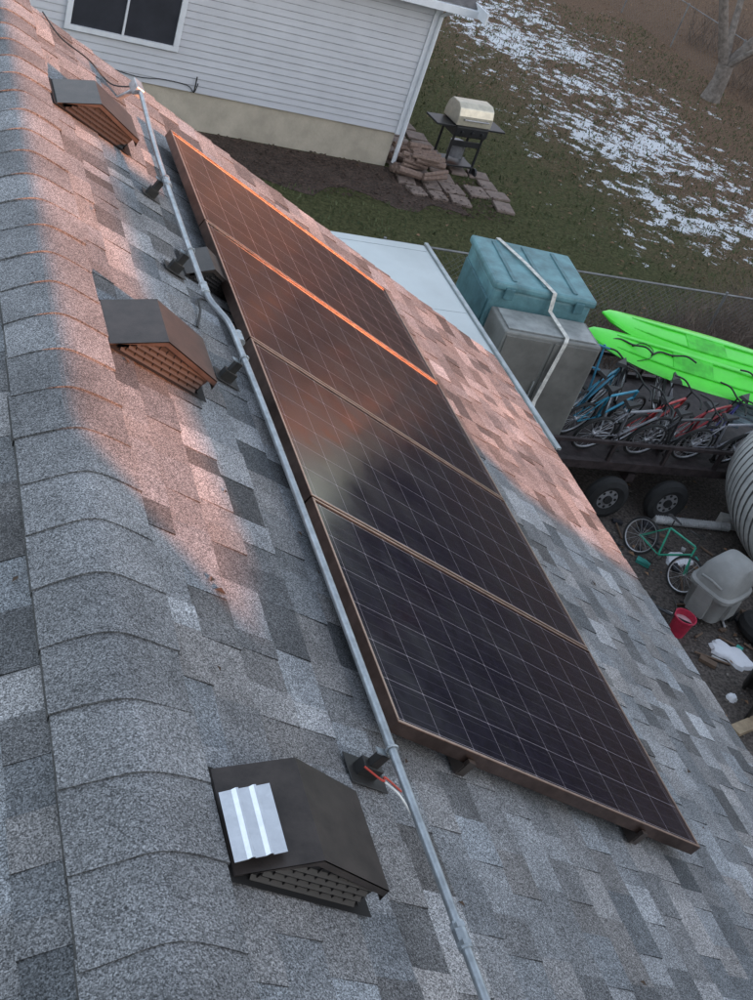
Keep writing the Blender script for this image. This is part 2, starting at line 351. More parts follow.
# ------------------------------------------------------------------ ground
YFEN=10.3
def ground_mat():
    m=bpy.data.materials.new("lawn");m.use_nodes=True;nt=m.node_tree;N=nt.nodes;L=nt.links
    p=N["Principled BSDF"];p.inputs["Roughness"].default_value=.95;p.inputs["Specular IOR Level"].default_value=.15
    tc=N.new("ShaderNodeTexCoord");O=tc.outputs["Object"];s=N.new("ShaderNodeSeparateXYZ");L.new(O,s.inputs[0])
    def noise(sc_,det=8,ro=.6):
        n=N.new("ShaderNodeTexNoise");n.inputs["Scale"].default_value=sc_;n.inputs["Detail"].default_value=det;n.inputs["Roughness"].default_value=ro;L.new(O,n.inputs["Vector"]);return n.outputs[0]
    def mr(x,a,b_,c=0,d=1):
        r=N.new("ShaderNodeMapRange");r.inputs[1].default_value=a;r.inputs[2].default_value=b_;r.inputs[3].default_value=c;r.inputs[4].default_value=d;L.new(x,r.inputs[0]);return r.outputs[0]
    def mix(f_,a,b_):
        q=N.new("ShaderNodeMix");q.data_type='RGBA'
        L.new(f_,q.inputs[0])
        for i,x in((6,a),(7,b_)):
            if isinstance(x,tuple):q.inputs[i].default_value=(*x,1)
            else:L.new(x,q.inputs[i])
        return q.outputs[2]
    grass=mix(mr(noise(14,5,.75),.35,.65),(.036,.044,.016),(.14,.135,.062))
    leaf=mix(mr(noise(22,4,.8),.38,.62),(.06,.04,.026),(.28,.18,.12))
    reg=math_(nt,'ADD',math_(nt,'MULTIPLY',s.outputs[0],.10),math_(nt,'MULTIPLY',s.outputs[1],.03))
    lf=math_(nt,'ADD',math_(nt,'ADD',reg,-2.22),math_(nt,'MULTIPLY',noise(.8,5,.7),.9))
    lf=mr(math_(nt,'ADD',lf,math_(nt,'MULTIPLY',noise(9,4,.7),.9)),.15,.75)
    base=mix(lf,grass,leaf)
    cx_=math_(nt,'SUBTRACT',s.outputs[0],14.4)
    d=math_(nt,'DIVIDE',math_(nt,'ABSOLUTE',cx_),4.2)
    yr=mr(s.outputs[1],11.8,14.5)
    msk=math_(nt,'MULTIPLY',mr(d,.30,1.3,1,0),yr)
    sn=math_(nt,'ADD',math_(nt,'MULTIPLY',noise(2.8,8,.76),1.1),math_(nt,'MULTIPLY',noise(.5,2,.5),.40))
    sn=math_(nt,'ADD',sn,math_(nt,'MULTIPLY',msk,.22))
    sn=mr(sn,.985,1.005)
    sn=math_(nt,'MULTIPLY',sn,math_(nt,'GREATER_THAN',msk,.02))
    base=mix(sn,base,(.84,.85,.88))
    L.new(base,p.inputs["Base Color"])
    b=N.new("ShaderNodeBump");b.inputs["Strength"].default_value=.9;b.inputs["Distance"].default_value=.06
    L.new(noise(18,5,.8),b.inputs["Height"]);L.new(b.outputs[0],p.inputs["Normal"])
    return m
b=B();b.add([(-300,-300,0),(300,-300,0),(300,300,0),(-300,300,0)],[(0,1,2,3)]);b.obj("ground",ground_mat())
gravel=mat("dark_gravel",(.15,.125,.11),.95,nscale=30,bump=1,bscale=45,col2=(.035,.03,.026))
def sheet(name,poly,z,m):
    b=B();b.add([(x,y,z) for x,y in poly],[tuple(range(len(poly)))]);return b.obj(name,m)
random.seed(3)
yd=[(3.3,-12),(18,-12)]+[(18-.5*i,YFEN+.35+random.uniform(-.15,.15)) for i in range(24)]+[(5.5,YFEN-.6),(-9,YFEN-.8),(-9,4.9),(3.3,4.9)]
sheet("gravel_yard",yd,.004,gravel)
mulch=mat("mulch_soil",(.12,.075,.055),.95,nscale=25,bump=1,bscale=30,col2=(.025,.018,.014))
pts=[(-6,15.41),(7.3,15.41),(8.0,15.0)]
pts+=[(8.3-.35*i,14.0+.25*math.sin(i*1.3)+random.uniform(-.12,.12)) for i in range(40)]
sheet("mulch_bed",pts,.008,mulch)
paver=mat("paver_stone",(.22,.165,.14),.85,nscale=8,bump=.4)
b=B()
for i in range(5):
    for j in range(8):
        if (i>2 and j>4) or random.random()<.18:continue
        s_=random.uniform(.28,.40)
        b.box((7.45+i*.41+random.uniform(-.05,.05),14.55+j*.41+random.uniform(-.05,.05),.025),(s_,random.uniform(.28,.4),.05),0,Matrix.Rotation(random.uniform(-.2,.2),3,'Z'))
b.obj("paver_patio",paver,bevel=.012)
def scatter(name,n,area,size,m,tall=False,z=.01):
    b=B()
    for i in range(n):
        x,y=area();sz=size*random.uniform(.5,1.4);a=random.uniform(0,6.28)
        if tall:
            hx,hy=math.cos(a)*sz*.25,math.sin(a)*sz*.25;lx,ly=random.uniform(-.5,.5)*sz,random.uniform(-.5,.5)*sz
            b.add([(x-hx,y-hy,0),(x+hx,y+hy,0),(x+lx,y+ly,sz)],[(0,1,2)])
        else:
            M3=Matrix.Rotation(a,3,'Z')@Matrix.Rotation(random.uniform(-.6,.6),3,'X')
            q=[V((-sz/2,0,0)),V((0,-sz*.3,.2*sz)),V((sz/2,0,0)),V((0,sz*.3,.2*sz))]
            b.add([M3@p+V((x,y,z+sz*.2)) for p in q],[(0,1,2,3)])
    return b.obj(name,m,fixn=False)
leafm=mat("dead_leaf",(.36,.22,.13),.9,nscale=3,col2=(.13,.08,.05))
def A1():
    while True:
        x=random.uniform(6.5,32);y=random.uniform(10.6,42)
        if random.random()<.12+.06*max(0,x-9):return x,y
scatter("fallen_leaves",11000,A1,.075,leafm)
scatter("yard_leaves",900,lambda:(random.uniform(3.9,12),random.uniform(1,12.3)),.06,leafm)
scatter("mulch_chips",1800,lambda:(random.uniform(2.5,9.0),random.uniform(13.9,15.35)),.06,mulch,z=.03)
def A2():
    while True:
        x=random.uniform(2.5,20);y=random.uniform(10.4,30)
        if not(x<8.2 and y>14):return x,y
grassm=mat("grass_blades",(.14,.155,.07),.8,nscale=1.5,col2=(.05,.068,.026))
scatter("grass",24000,A2,.055,grassm,True)
peb=mat("gravel_stones",(.28,.25,.22),.9,nscale=5,col2=(.07,.06,.055))
scatter("gravel_stones",5000,lambda:(random.uniform(3.9,12),random.uniform(.5,10.5)),.035,peb)
snow=mat("snow",(.78,.79,.83),.6,nscale=5,var=.05,bump=.3,bscale=12)
def snowpatch(c,r,seed,el=1.0,rz=0):
    random.seed(seed);b=B();N_=26;vs=[(0,0,.05)]
    rr=[1+random.uniform(-.3,.3) for _ in range(N_)]
    for k,(f_,z) in enumerate(((.6,.045),(.9,.03),(1,.0))):
        for i in range(N_):
            a=2*math.pi*i/N_;q=r*f_*(rr[i]*.6+rr[(i+1)%N_]*.4);vs.append((q*math.cos(a)*el,q*math.sin(a),z+random.uniform(0,.008)*(k<2)))
    fs=[(0,1+i,1+(i+1)%N_) for i in range(N_)]
    for k in range(2):
        for i in range(N_):fs.append((1+k*N_+i,1+(k+1)*N_+i,1+(k+1)*N_+(i+1)%N_,1+k*N_+(i+1)%N_))
    R_=Matrix.Rotation(rz,3,'Z');b.add([R_@V(v)+V((c[0],c[1],.004)) for v in vs],fs);b.obj("snow_patch",snow,smooth=True)
snowpatch((7.5,4.5),.14,1,1.8,-.9);snowpatch((7.65,5.9),.12,2,1.3);snowpatch((7.15,3.95),.05,3)
# ------------------------------------------------------------------ neighbour house
nh=empty("white_siding_house")
siding=mat("white_vinyl_siding",(.52,.52,.55),.55,nscale=1.5,var=.05,bump=.05,bscale=90)
lap_shade=mat("siding_lap_shade",(.34,.34,.36),.7)  # shadow under each lap, painted as a darker strip
found=mat("tan_foundation",(.46,.40,.32),.9,nscale=2.5,var=.14,bump=.25,bscale=25)
white=mat("white_trim",(.66,.67,.70),.5,var=.06)
b=B();yw=15.42;x0,x1=-6,7.23;z=.59;ex=.105
while z<2.76:
    z2=min(z+ex,2.78)
    b.add([(x0,yw-.016,z),(x1,yw-.016,z),(x1,yw-.002,z2-.014),(x0,yw-.002,z2-.014)],[(0,1,2,3)])
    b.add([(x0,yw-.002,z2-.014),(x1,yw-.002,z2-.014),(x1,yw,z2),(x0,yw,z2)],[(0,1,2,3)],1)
    b.add([(x1+.016,yw,z),(x1+.016,yw+9,z),(x1,yw+9,z2),(x1,yw,z2)],[(0,1,2,3)])
    z+=ex
b.obj("siding",[siding,lap_shade],nh,fixn=False)
b=B();b.box((.6,yw+4.5+.03,.295),(13.2,9,.59));b.box((.6,yw+4.5+.03,1.68),(13.15,8.96,2.16));b.obj("foundation",found,nh)
b=B()
b.box((x1,yw-.012,1.68),(.10,.05,2.2));b.box((x1+.06,yw+.03,1.68),(.04,.12,2.2))
b.tube([(x1+.06,yw-.06,.12),(x1+.06,yw-.06,2.5),(x1+.12,yw-.3,2.68)],.038,0,8)
b.box((.9,yw-.42,2.74),(13.6,.11,.11));b.box((.9,yw-.19,2.80),(13.6,.38,.02));b.box((x1+.43,yw+4,2.79),(.03,9.6,.16))
b.obj("trim_and_gutter",white,nh)
b=B();b.prism([(-6.1,yw-.42,2.81),(-6.1,yw+4.5,4.9),(-6.1,yw+9.4,2.81)],(13.77,0,0));b.obj("roof",mat("neighbour_shingles",(.12,.11,.11),.9,bump=.4),nh)
b=B();wx0,wx1,wz0,wz1=1.96,3.42,1.20,2.35
for c,d in((((wx0+wx1)/2,wz0-.03),(wx1-wx0+.16,.07)),(((wx0+wx1)/2,wz1+.03),(wx1-wx0+.16,.07)),((wx0-.04,(wz0+wz1)/2),(.08,wz1-wz0-.01)),((wx1+.04,(wz0+wz1)/2),(.08,wz1-wz0-.01)),(((wx0+wx1)/2,(wz0+wz1)/2),(.03,wz1-wz0-.012))):
    b.box((c[0],yw-.035,c[1]),(d[0],.06,d[1]))
b.obj("window_frame",white,nh,bevel=.004)
b=B();b.box(((wx0+wx1)/2,yw-.012,(wz0+wz1)/2),(wx1-wx0,.02,wz1-wz0))
b.obj("window_screen",mat("window_screen",(.035,.036,.045),.3,nscale=2),nh)
b=B();b.tube(smooth_path([(2.5,yw-.03,.72),(3.0,yw-.03,.66),(3.4,yw-.04,.70),(3.75,yw-.03,.68),(3.86,yw-.04,.60),(3.9,yw-.03,.74)]),.007,0,6);b.tube([(3.86,yw-.05,.6),(3.86,yw-.05,.84)],.01,0,6)
b.obj("wall_cable",blk,nh)
random.seed(5);b=B()
for i in range(34):
    a=random.uniform(-.35,.35);c=V((7.55+random.uniform(-.12,.4),15.2+random.uniform(-.3,.6),.10+.07*(i//8)))
    d=Matrix.Rotation(a,3,'Z')@V((.22,0,random.uniform(-.05,.05)));b.tube([c-d,c+d],random.uniform(.03,.06),0,7)
b.obj("firewood_stack",mat("firewood",(.22,.15,.12),.9,nscale=20,bump=.4))
# ------------------------------------------------------------------ gas grill
ge=empty("gas_grill",(8.55,15.85,0),math.radians(8))
gm=mat("grill_black",(.02,.02,.022),.4);lid=mat("grill_lid_steel",(.62,.56,.45),.38,.5,nscale=9,var=.12)
b=B()
for x in(-.28,.28):
    for y in(-.2,.2):b.box((x,y,.44),(.035,.035,.76))
b.box((0,0,.16),(.6,.44,.03));b.box((0,-.2,.55),(.56,.02,.1));b.box((0,0,.76),(.62,.46,.18));b.box((0,-.245,.77),(.62,.03,.14))
for s in(-1,1):b.box((s*.50,0,.83),(.36,.42,.03))
for k in(-.2,0,.2):b.tube([(k,-.26,.77),(k,-.30,.77)],.025,0,10)
b.tube([(.32,-.22,.08),(.36,-.22,.08)],.08,0,14);b.tube([(.32,.2,.08),(.36,.2,.08)],.08,0,14)
b.obj("cart_and_firebox",gm,ge,bevel=.006)
b=B();pr=[(-.24,.86),(-.235,1.02),(-.19,1.14),(-.10,1.20),(.12,1.20),(.2,1.12),(.24,.97),(.24,.86)]
b.prism([(-.34,y,z) for y,z in pr],(.68,0,0));b.obj("lid",lid,ge,bevel=.015)
b=B();b.tube([(-.24,-.285,.98),(.24,-.285,.98)],.013);b.tube([(-.22,-.285,.98),(-.22,-.23,.98)],.01);b.tube([(.22,-.285,.98),(.22,-.23,.98)],.01);b.tube([(0,.02,.25),(0,.02,.5)],[.14,.14],0,14)
b.obj("handle_and_tank",mat("grill_gray",(.3,.3,.32),.4,.6),ge)
# ------------------------------------------------------------------ white trailer
tw=empty("white_cargo_trailer")
wt=mat("trailer_white_roof",(.54,.58,.58),.5,nscale=.8,var=.10,bump=.05,bscale=8)
b=B();b.box((3.55,6.72,1.2),(2.5,3.5,1.55));b.obj("body",wt,tw,bevel=.04)
b=B()
for dx in(-1.25,1.25):b.box((3.55+dx,6.72,1.982),(.04,3.52,.02))
for k in range(3):b.tube([(2.35,5.9+k*1.2,1.976),(4.75,5.9+k*1.2,1.976)],.003,0,4)
b.obj("roof_edge",mat("trim_gray",(.38,.41,.42),.4,.5),tw)
b=B()
for y in(6.2,7.0):
    b.tube([(4.72,y,.3),(4.9,y,.3)],.3,0,20)
b.box((3.55,6.7,.38),(2.3,3.6,.08));b.obj("wheels_and_chassis",blk,tw)
# ------------------------------------------------------------------ utility trailer and boxes
ut=empty("utility_trailer")
rust=mat("trailer_steel",(.055,.042,.042),.6,.4,var=.4,nscale=12)
b=B();b.box((7.6,7.75,.53),(4.4,1.9,.05))
for y in(6.8,8.7):
    b.box((7.6,y,.56),(4.5,.06,.10));b.box((7.6,y,.85),(4.5,.04,.04))
    for k in range(7):b.box((5.45+k*.72,y,.70),(.04,.04,.26))
for x in(5.4,9.8):b.box((x,7.75,.56),(.05,1.9,.1))
b.box((7.3,7.75,.4),(.1,1.9,.1));b.obj("deck_and_rails",rust,ut)
tire=mat("tire_rubber",(.02,.02,.02),.85);rim=mat("white_rim",(.30,.30,.31),.4,.3)
def wheel(b,c,ax,R,wd,mi_t=0,mi_r=1):
    c=V(c);a=V(ax).normalized()
    b.torus(c,a,R-wd*.45,wd*.5,mi_t,24,8);b.tube([c-a*wd*.28,c+a*wd*.28],R*.52,mi_r,18);b.tube([c-a*wd*.42,c+a*wd*.42],R*.2,mi_t,10)
    for k in range(8):
        an=k*math.pi/4;u=a.orthogonal().normalized();w_=a.cross(u);q=c+(u*math.cos(an)+w_*math.sin(an))*R*.38
        b.tube([q-a*wd*.30,q+a*wd*.30],R*.07,mi_t,8)
b=B()
for x in(6.95,7.75):
    for y in(6.62,8.88):wheel(b,(x,y,.26),(0,1,0),.26,.16)
b.obj("wheels",[tire,rim],ut,smooth=True)
teal=mat("teal_fiberglass",(.12,.25,.27),.5,nscale=4,var=.32,bump=.05);cab=mat("gray_cabinet",(.20,.20,.185),.5,nscale=3,var=.25)
te=empty("teal_storage_box",(5.95,8.18,.56),math.radians(-7))
b=B();b.box((0,0,.7),(1.12,1.0,1.4));b.box((0,0,1.44),(1.18,1.06,.09));b.obj("body",teal,te,bevel=.03)
b=B()
for x in(-.35,0,.35):b.box((x,0,1.492),(.05,.9,.012))
for x in(-.4,.4):b.box((x,-.54,1.38),(.10,.03,.12))
b.box((-.57,0,.7),(.02,.9,1.1));b.obj("ribs_and_latches",mat("teal_dark",(.08,.18,.20),.5),te,bevel=.006)
ce=empty("gray_metal_cabinet",(5.86,7.38,.56),math.radians(-5))
b=B();b.box((0,0,.62),(1.1,.5,1.24));b.obj("body",cab,ce,bevel=.018)
b=B();b.box((-.27,-.256,.62),(.5,.02,1.16));b.box((.27,-.256,.62),(.5,.02,1.16));b.obj("doors",mat("cabinet_door",(.16,.155,.14),.5,nscale=3),ce,bevel=.005)
b=B();b.tube([(-.04,-.29,.55),(-.04,-.29,.75)],.008);b.tube([(.04,-.29,.55),(.04,-.29,.75)],.008)
b.box((0,0,1.25),(1.0,.4,.012));b.obj("handles",mat("cabinet_light",(.3,.31,.3),.4),ce)
strap=mat("white_strap",(.62,.60,.55),.8,nscale=20)
b=B()
def ribbon(b,pts,wd,side):
    pts=[V(p) for p in pts];s=V(side).normalized()*wd/2;vs=[]
    for p in pts:vs+=[p-s,p+s]
    b.add(vs,[(2*i,2*i+1,2*i+3,2*i+2) for i in range(len(pts)-1)])
ribbon(b,[(5.75,8.75,.6),(5.74,8.74,2.06),(5.85,8.2,2.07),(5.95,7.62,2.06),(5.97,7.60,1.86),(5.98,7.14,1.83),(5.95,7.09,1.8),(5.86,7.04,1.1),(5.8,6.8,.6)],.05,(1,.1,0))
o=b.obj("ratchet_strap",strap,fixn=False);o.modifiers.new("s",'SOLIDIFY').thickness=.004
# ------------------------------------------------------------------ paddle boards
grn=mat("neon_green_plastic",(.10,.80,.05),.35,nscale=2,var=.08,coat=.3)
def board(c,rz,L,Wd,tilt,leash):
    e=empty("green_paddle_board",c);e.rotation_euler=(tilt,0,rz)
    b=B();n=30;seg=14;vs=[];fs=[]
    for i in range(n+1):
        t=i/n;x=(t-.5)*L;w_=Wd/2*max(.02,(math.sin(math.pi*t)**.5));z0=.10*(abs(2*t-1)**3)
        for k in range(seg):
            a=2*math.pi*k/seg;vs.append((x,w_*math.cos(a),z0+.055*math.copysign(abs(math.sin(a))**.7,math.sin(a))*(w_/(Wd/2))**.4))
    for i in range(n):
        for k in range(seg):k2=(k+1)%seg;fs.append((i*seg+k,i*seg+k2,(i+1)*seg+k2,(i+1)*seg+k))
    fs+= [tuple(range(seg)),tuple(n*seg+k for k in range(seg))]
    b.add(vs,fs);b.obj("hull",grn,e,smooth=True)
    b=B()
    for s in(-1,1):b.tube([(-1.1,s*.10,.075),(-.4,s*.14,.06),(.4,s*.14,.06),(1.1,s*.10,.075)],.012,0,6)
    b.box((-.15,0,.058),(.5,Wd*.45,.012));b.obj("deck_grooves",mat("dark_green_pad",(.07,.58,.04),.6),e,bevel=.004)
    if leash:
        b=B();b.tube(smooth_path([(-.9,.0,.075),(-.78,.1,.08),(-.66,.04,.075),(-.7,-.12,.08),(-.85,-.2,.05)]),.005,0,6);b.obj("leash",blk,e)
board((8.72,8.10,1.36),-.31,3.0,.68,.12,0);board((8.36,7.74,1.28),-.35,3.0,.62,.25,1)
# ------------------------------------------------------------------ bicycles
def bike(c,rz,lean,scl,fcol,name="bicycle",tcol=None,kid=False):
    e=empty(name,c);e.rotation_euler=(lean,0,rz);e.scale=(scl,)*3
    fm=mat("bike_frame_paint",fcol,.35,.2,coat=.4);R_=.33
    b=B();A=V((-.52,0,R_));F=V((.52,0,R_))
    for q in(A,F):
        b.torus(q,(0,1,0),R_-.02,.022,0,28,6);b.torus(q,(0,1,0),R_-.045,.012,1,28,5)
        b.tube([q-V((0,.03,0)),q+V((0,.03,0))],.02,1,8)
        for k in range(14):
            a=2*math.pi*k/14;b.tube([q,q+V((math.cos(a),0,math.sin(a)))*(R_-.045)],.0025,1,3,False)
    b.obj("wheels",[mat("bike_tire",tcol or (.02,.02,.02),.8),mat("bike_chrome",(.6,.6,.62),.35,.6)],e,smooth=True)
    b=B();BB=V((-.06,0,.28));ST=V((-.2,0,.76));HT=V((.36,0,.8));HB=V((.39,0,.66))
    for p,q in((BB,ST),(ST,HT),(BB,HB),(HT,HB)):b.tube([p,q],.019,0,8)
    for s in(-.05,.05):
        o_=V((0,s,0));b.tube([BB,A+o_],.010,0,6);b.tube([ST,A+o_],.009,0,6);b.tube([HB,F+o_],.013,0,6)
    b.obj("frame",fm,e,smooth=True)
    b=B();b.tube([ST,ST+V((-.03,0,.14))],.013);b.tube([HT,HT+V((-.03,0,.16))],.013)
    h=HT+V((-.03,0,.16));b.tube(smooth_path([h+V((-.14,-.3,.02)),h+V((-.02,-.18,.03)),h,h+V((-.02,.18,.03)),h+V((-.14,.3,.02))],4),.013)
    s0=ST+V((-.03,0,.15));b.add([s0+V((-.14,-.08,0)),s0+V((-.14,.08,0)),s0+V((.02,.04,.0)),s0+V((.15,.015,0)),s0+V((.15,-.015,0)),s0+V((.02,-.04,0)),s0+V((-.12,-.06,.04)),s0+V((-.12,.06,.04)),s0+V((.14,0,.03))],[(0,1,7,6),(1,2,8,7),(2,3,8),(3,4,8),(4,5,8),(5,0,6,8),(6,7,8),(0,5,4,3,2,1)])
    b.torus(BB,(0,1,0),.08,.008,0,18,5);b.tube([BB+V((0,-.09,-.16)),BB+V((0,-.05,0)),BB+V((0,.05,0)),BB+V((0,.09,.16))],.011)
    for q in((0,-.12,-.16),(0,.12,.16)):b.box(BB+V(q),(.09,.07,.02))
    b.obj("seat_bars_crank",blk,e)
z0=.56;rd=math.radians
bike((6.95,7.75,z0),rd(35),rd(14),.8,(.05,.25,.38))
bike((6.98,7.45,z0),rd(18),rd(16),.8,(.04,.28,.42))
bike((7.12,7.12,z0),rd(8),rd(14),.8,(.25,.25,.27))
bike((7.40,7.75,z0),rd(50),rd(-8),.85,(.03,.03,.035))
bike((7.60,7.40,z0),rd(24),rd(18),.8,(.45,.03,.03))
bike((7.78,7.08,z0),rd(6),rd(14),.78,(.05,.05,.055))
bike((8.0,7.6,z0),rd(66),rd(-10),.85,(.15,.15,.16))
bike((8.22,7.35,z0),rd(20),rd(16),.8,(.4,.05,.06))
bike((8.42,7.05,z0),rd(4),rd(12),.78,(.3,.3,.33))
bike((8.7,7.5,z0),rd(40),rd(12),.85,(.05,.05,.2))
bike((9.0,7.1,z0),rd(12),rd(16),.85,(.3,.3,.32))
bike((7.2,5.75,0),rd(-70),rd(-24),.62,(.03,.35,.22),tcol=(.03,.03,.03))
bike((6.95,5.25,0),rd(-40),rd(60),.55,(.03,.03,.035),tcol=(.02,.02,.02))
b=B()
for k in range(5):b.tube([(6.7+.09*k,8.0-.05*k,.6),(6.67+.09*k,8.1-.05*k,1.4)],.013)
for z in(.75,1.1,1.38):b.tube([(6.68,8.05,z),(7.08,7.85,z)],.013)
b.obj("blue_metal_rack",mat("blue_paint",(.06,.25,.38),.5),smooth=True)
b=B();Rz=Matrix.Rotation(rd(-30),3,'Z')
for k in range(6):b.box(V((9.3,7.45,1.0))+Rz@V((0,-.42+.16*k,0)),(.95,.10,.02),0,Rz)
for k in(-.4,0,.4):b.box(V((9.3,7.45,.95))+Rz@V((k,0,0)),(.09,.95,.08),0,Rz)
b.obj("blue_gray_pallet",mat("pallet_paint",(.2,.25,.28),.8,nscale=9,var=.3))
b=B();b.torus((9.35,6.98,1.10),(.2,-.2,1),.2,.07,0,20,8);b.obj("spare_tire",tire,smooth=True)
# ------------------------------------------------------------------ ribbed tank
tk=empty("ribbed_water_tank",(9.0,5.95,.86));tk.rotation_euler=(0,0,rd(75));tk.scale=(1.12,1.12,1.12)
tm=mat("weathered_white_plastic",(.50,.50,.48),.45,nscale=5,var=.22);tg=mat("tank_groove_shade",(.10,.095,.09),.8)  # groove shade painted into the colour so the ribs show in flat light
b=B();seg=48;vs=[];n=400;base_=[]
for i in range(n+1):
    f_=math.pi*i/n;c_,s_=math.cos(f_),math.sin(f_)
    base_.append((-.95*math.copysign(abs(c_)**.8,c_),.74*abs(s_)**.8))
arc=[0]
for i in range(n):arc.append(arc[-1]+math.hypot(base_[i+1][0]-base_[i][0],base_[i+1][1]-base_[i][1]))
prof=[];mi=[]
for i in range(n+1):
    a=base_[max(0,i-1)];c=base_[min(n,i+1)];tx,tr=c[0]-a[0],c[1]-a[1];l=math.hypot(tx,tr) or 1
    nx,nr=-tr/l,tx/l
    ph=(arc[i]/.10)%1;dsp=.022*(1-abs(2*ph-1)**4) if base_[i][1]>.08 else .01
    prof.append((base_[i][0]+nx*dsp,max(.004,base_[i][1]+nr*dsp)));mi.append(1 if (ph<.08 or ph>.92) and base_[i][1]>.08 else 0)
for x,r in prof:
    for k in range(seg):a=2*math.pi*k/seg;vs.append((x,r*math.cos(a),r*math.sin(a)*.97))
b.v=[tuple(q) for q in vs]
for i in range(n):
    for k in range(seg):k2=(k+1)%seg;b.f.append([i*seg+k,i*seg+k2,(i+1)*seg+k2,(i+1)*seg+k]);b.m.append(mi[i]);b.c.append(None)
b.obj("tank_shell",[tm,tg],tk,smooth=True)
b=B();b.tube([(0,0,.68),(0,0,.78)],.16,0,20)
for x in(-.45,.45):b.box((x,0,-.70),(.1,1.0,.12))
b.obj("cap_and_feet",tm,tk)
# ------------------------------------------------------------------ yard items
cv=mat("gray_cover_plastic",(.27,.27,.26),.6,nscale=4,var=.15,bump=.2,bscale=12)
e=empty("gray_plastic_cart",(7.5,5.1,0),rd(25))
def loft(b,secs,m=0,seg=20,pw=.5):
    vs=[];fs=[]
    for (cx_,cy_,z,rx,ry) in secs:
        for k in range(seg):
            a=2*math.pi*k/seg;ca,sa=math.cos(a),math.sin(a)
            vs.append((cx_+rx*math.copysign(abs(ca)**pw,ca),cy_+ry*math.copysign(abs(sa)**pw,sa),z))
    for i in range(len(secs)-1):
        for k in range(seg):k2=(k+1)%seg;fs.append((i*seg+k,i*seg+k2,(i+1)*seg+k2,(i+1)*seg+k))
    fs+=[tuple(range(seg))[::-1],tuple((len(secs)-1)*seg+k for k in range(seg))];b.add(vs,fs,m)
b=B()
loft(b,[(0,0,.10,.24,.20),(0,0,.35,.27,.22),(0,0,.40,.31,.26),(0,0,.44,.31,.26),(0,0,.46,.28,.23),(.02,0,.60,.26,.21),(.05,0,.70,.2,.16),(.06,0,.73,.1,.08)])
b.obj("body",cv,e,smooth=True)
b=B();b.box((-.28,0,.28),(.06,.2,.3));b.box((.0,-.22,.25),(.2,.05,.2));b.tube([(-.3,-.12,.55),(-.36,0,.6),(-.3,.12,.55)],.015);b.obj("handle_and_panels",cv,e,bevel=.01)
b=B()
for s in(-.2,.2):b.tube([(.22,s-.03,.07),(.22,s+.03,.07)],.07,0,14)
b.obj("wheels",tire,e)
e=empty("red_bucket",(7.0,4.82,0));e.scale=(.82,.82,.82)
b=B();loft(b,[(0,0,0,.10,.10),(0,0,.25,.13,.13),(0,0,.255,.145,.145),(0,0,.28,.145,.145),(0,0,.28,.13,.13),(0,0,.1,.11,.11)],0,24,1.0);b.obj("pail",mat("red_plastic",(.48,.03,.07),.45),e,smooth=True)
b=B();b.disc((0,0,.2),(0,0,1),.125,0,20);b.obj("contents",mat("pink_contents",(.6,.35,.38),.7,bump=.5,bscale=30),e)
b=B();b.tube([(.02+.14*math.cos(a*.3),.14*math.sin(a*.3),.27-.05*math.sin(a*.3)) for a in range(11)],.004);b.obj("handle",steel,e)
e=empty("white_corrugated_pipe",(8.15,6.5,.06),rd(-4));b=B()
pts=[];rs=[]
for i in range(60):pts.append((-.5+i*1.0/59,0,0));rs.append(.045+.008*(i%2))
b.tube(pts,rs,0,12);b.obj("pipe",mat("pipe_white",(.45,.45,.45),.6),e)
e=empty("spare_wheel",(8.05,4.75,.1));b=B();wheel(b,(0,0,0),(.1,.1,1),.3,.17);b.obj("wheel",[tire,mat("dark_rim",(.08,.08,.08),.5)],e,smooth=True)
e=empty("black_equipment_frame",(7.6,3.7,0),rd(-30));b=B()
b.box((0,0,.3),(.8,.5,.04));b.box((0,.24,.2),(.8,.04,.35));
for x in(-.38,.38):
    for y in(-.22,.22):b.tube([(x,y,0),(x,y,.5)],.02)
b.tube([(-.38,-.22,.5),(.38,-.22,.5)],.02);b.tube([(-.38,.22,.5),(.38,.22,.5)],.02);b.obj("frame",blk,e)
b=B();b.box((7.15,3.62,.03),(.5,.12,.04),0,Matrix.Rotation(.3,3,'Z'));b.obj("wood_plank",mat("wood_plank",(.35,.27,.18),.8,nscale=15))
random.seed(21)
cl=[mat("clutter_dark",(.03,.03,.035),.6),mat("clutter_white",(.5,.5,.5),.6),mat("clutter_teal",(.05,.3,.25),.5),mat("clutter_brown",(.15,.1,.07),.8)]
b=B()
for i in range(90):
    x,y=random.uniform(6.4,9.4),random.uniform(4.0,6.6)
    if (x-9.0)**2+(y-5.95)**2<1.1 or (x-7.0)**2+(y-4.82)**2<.1:continue
    sz=random.uniform(.025,.09);b.box((x,y,.01+sz*.25),(sz*random.uniform(.7,2.4),sz,sz*.5),random.choice([0,0,1,2,3,3]),Matrix.Rotation(random.uniform(0,3),3,'Z'))
for i in range(18):
    x,y=random.uniform(6.6,8.2),random.uniform(4.3,6.6);a=random.uniform(0,3);l=random.uniform(.1,.4)
    b.tube([(x,y,.02),(x+l*math.cos(a),y+l*math.sin(a),.03)],.012,random.choice([0,1,3]))
b.obj("yard_clutter",cl)
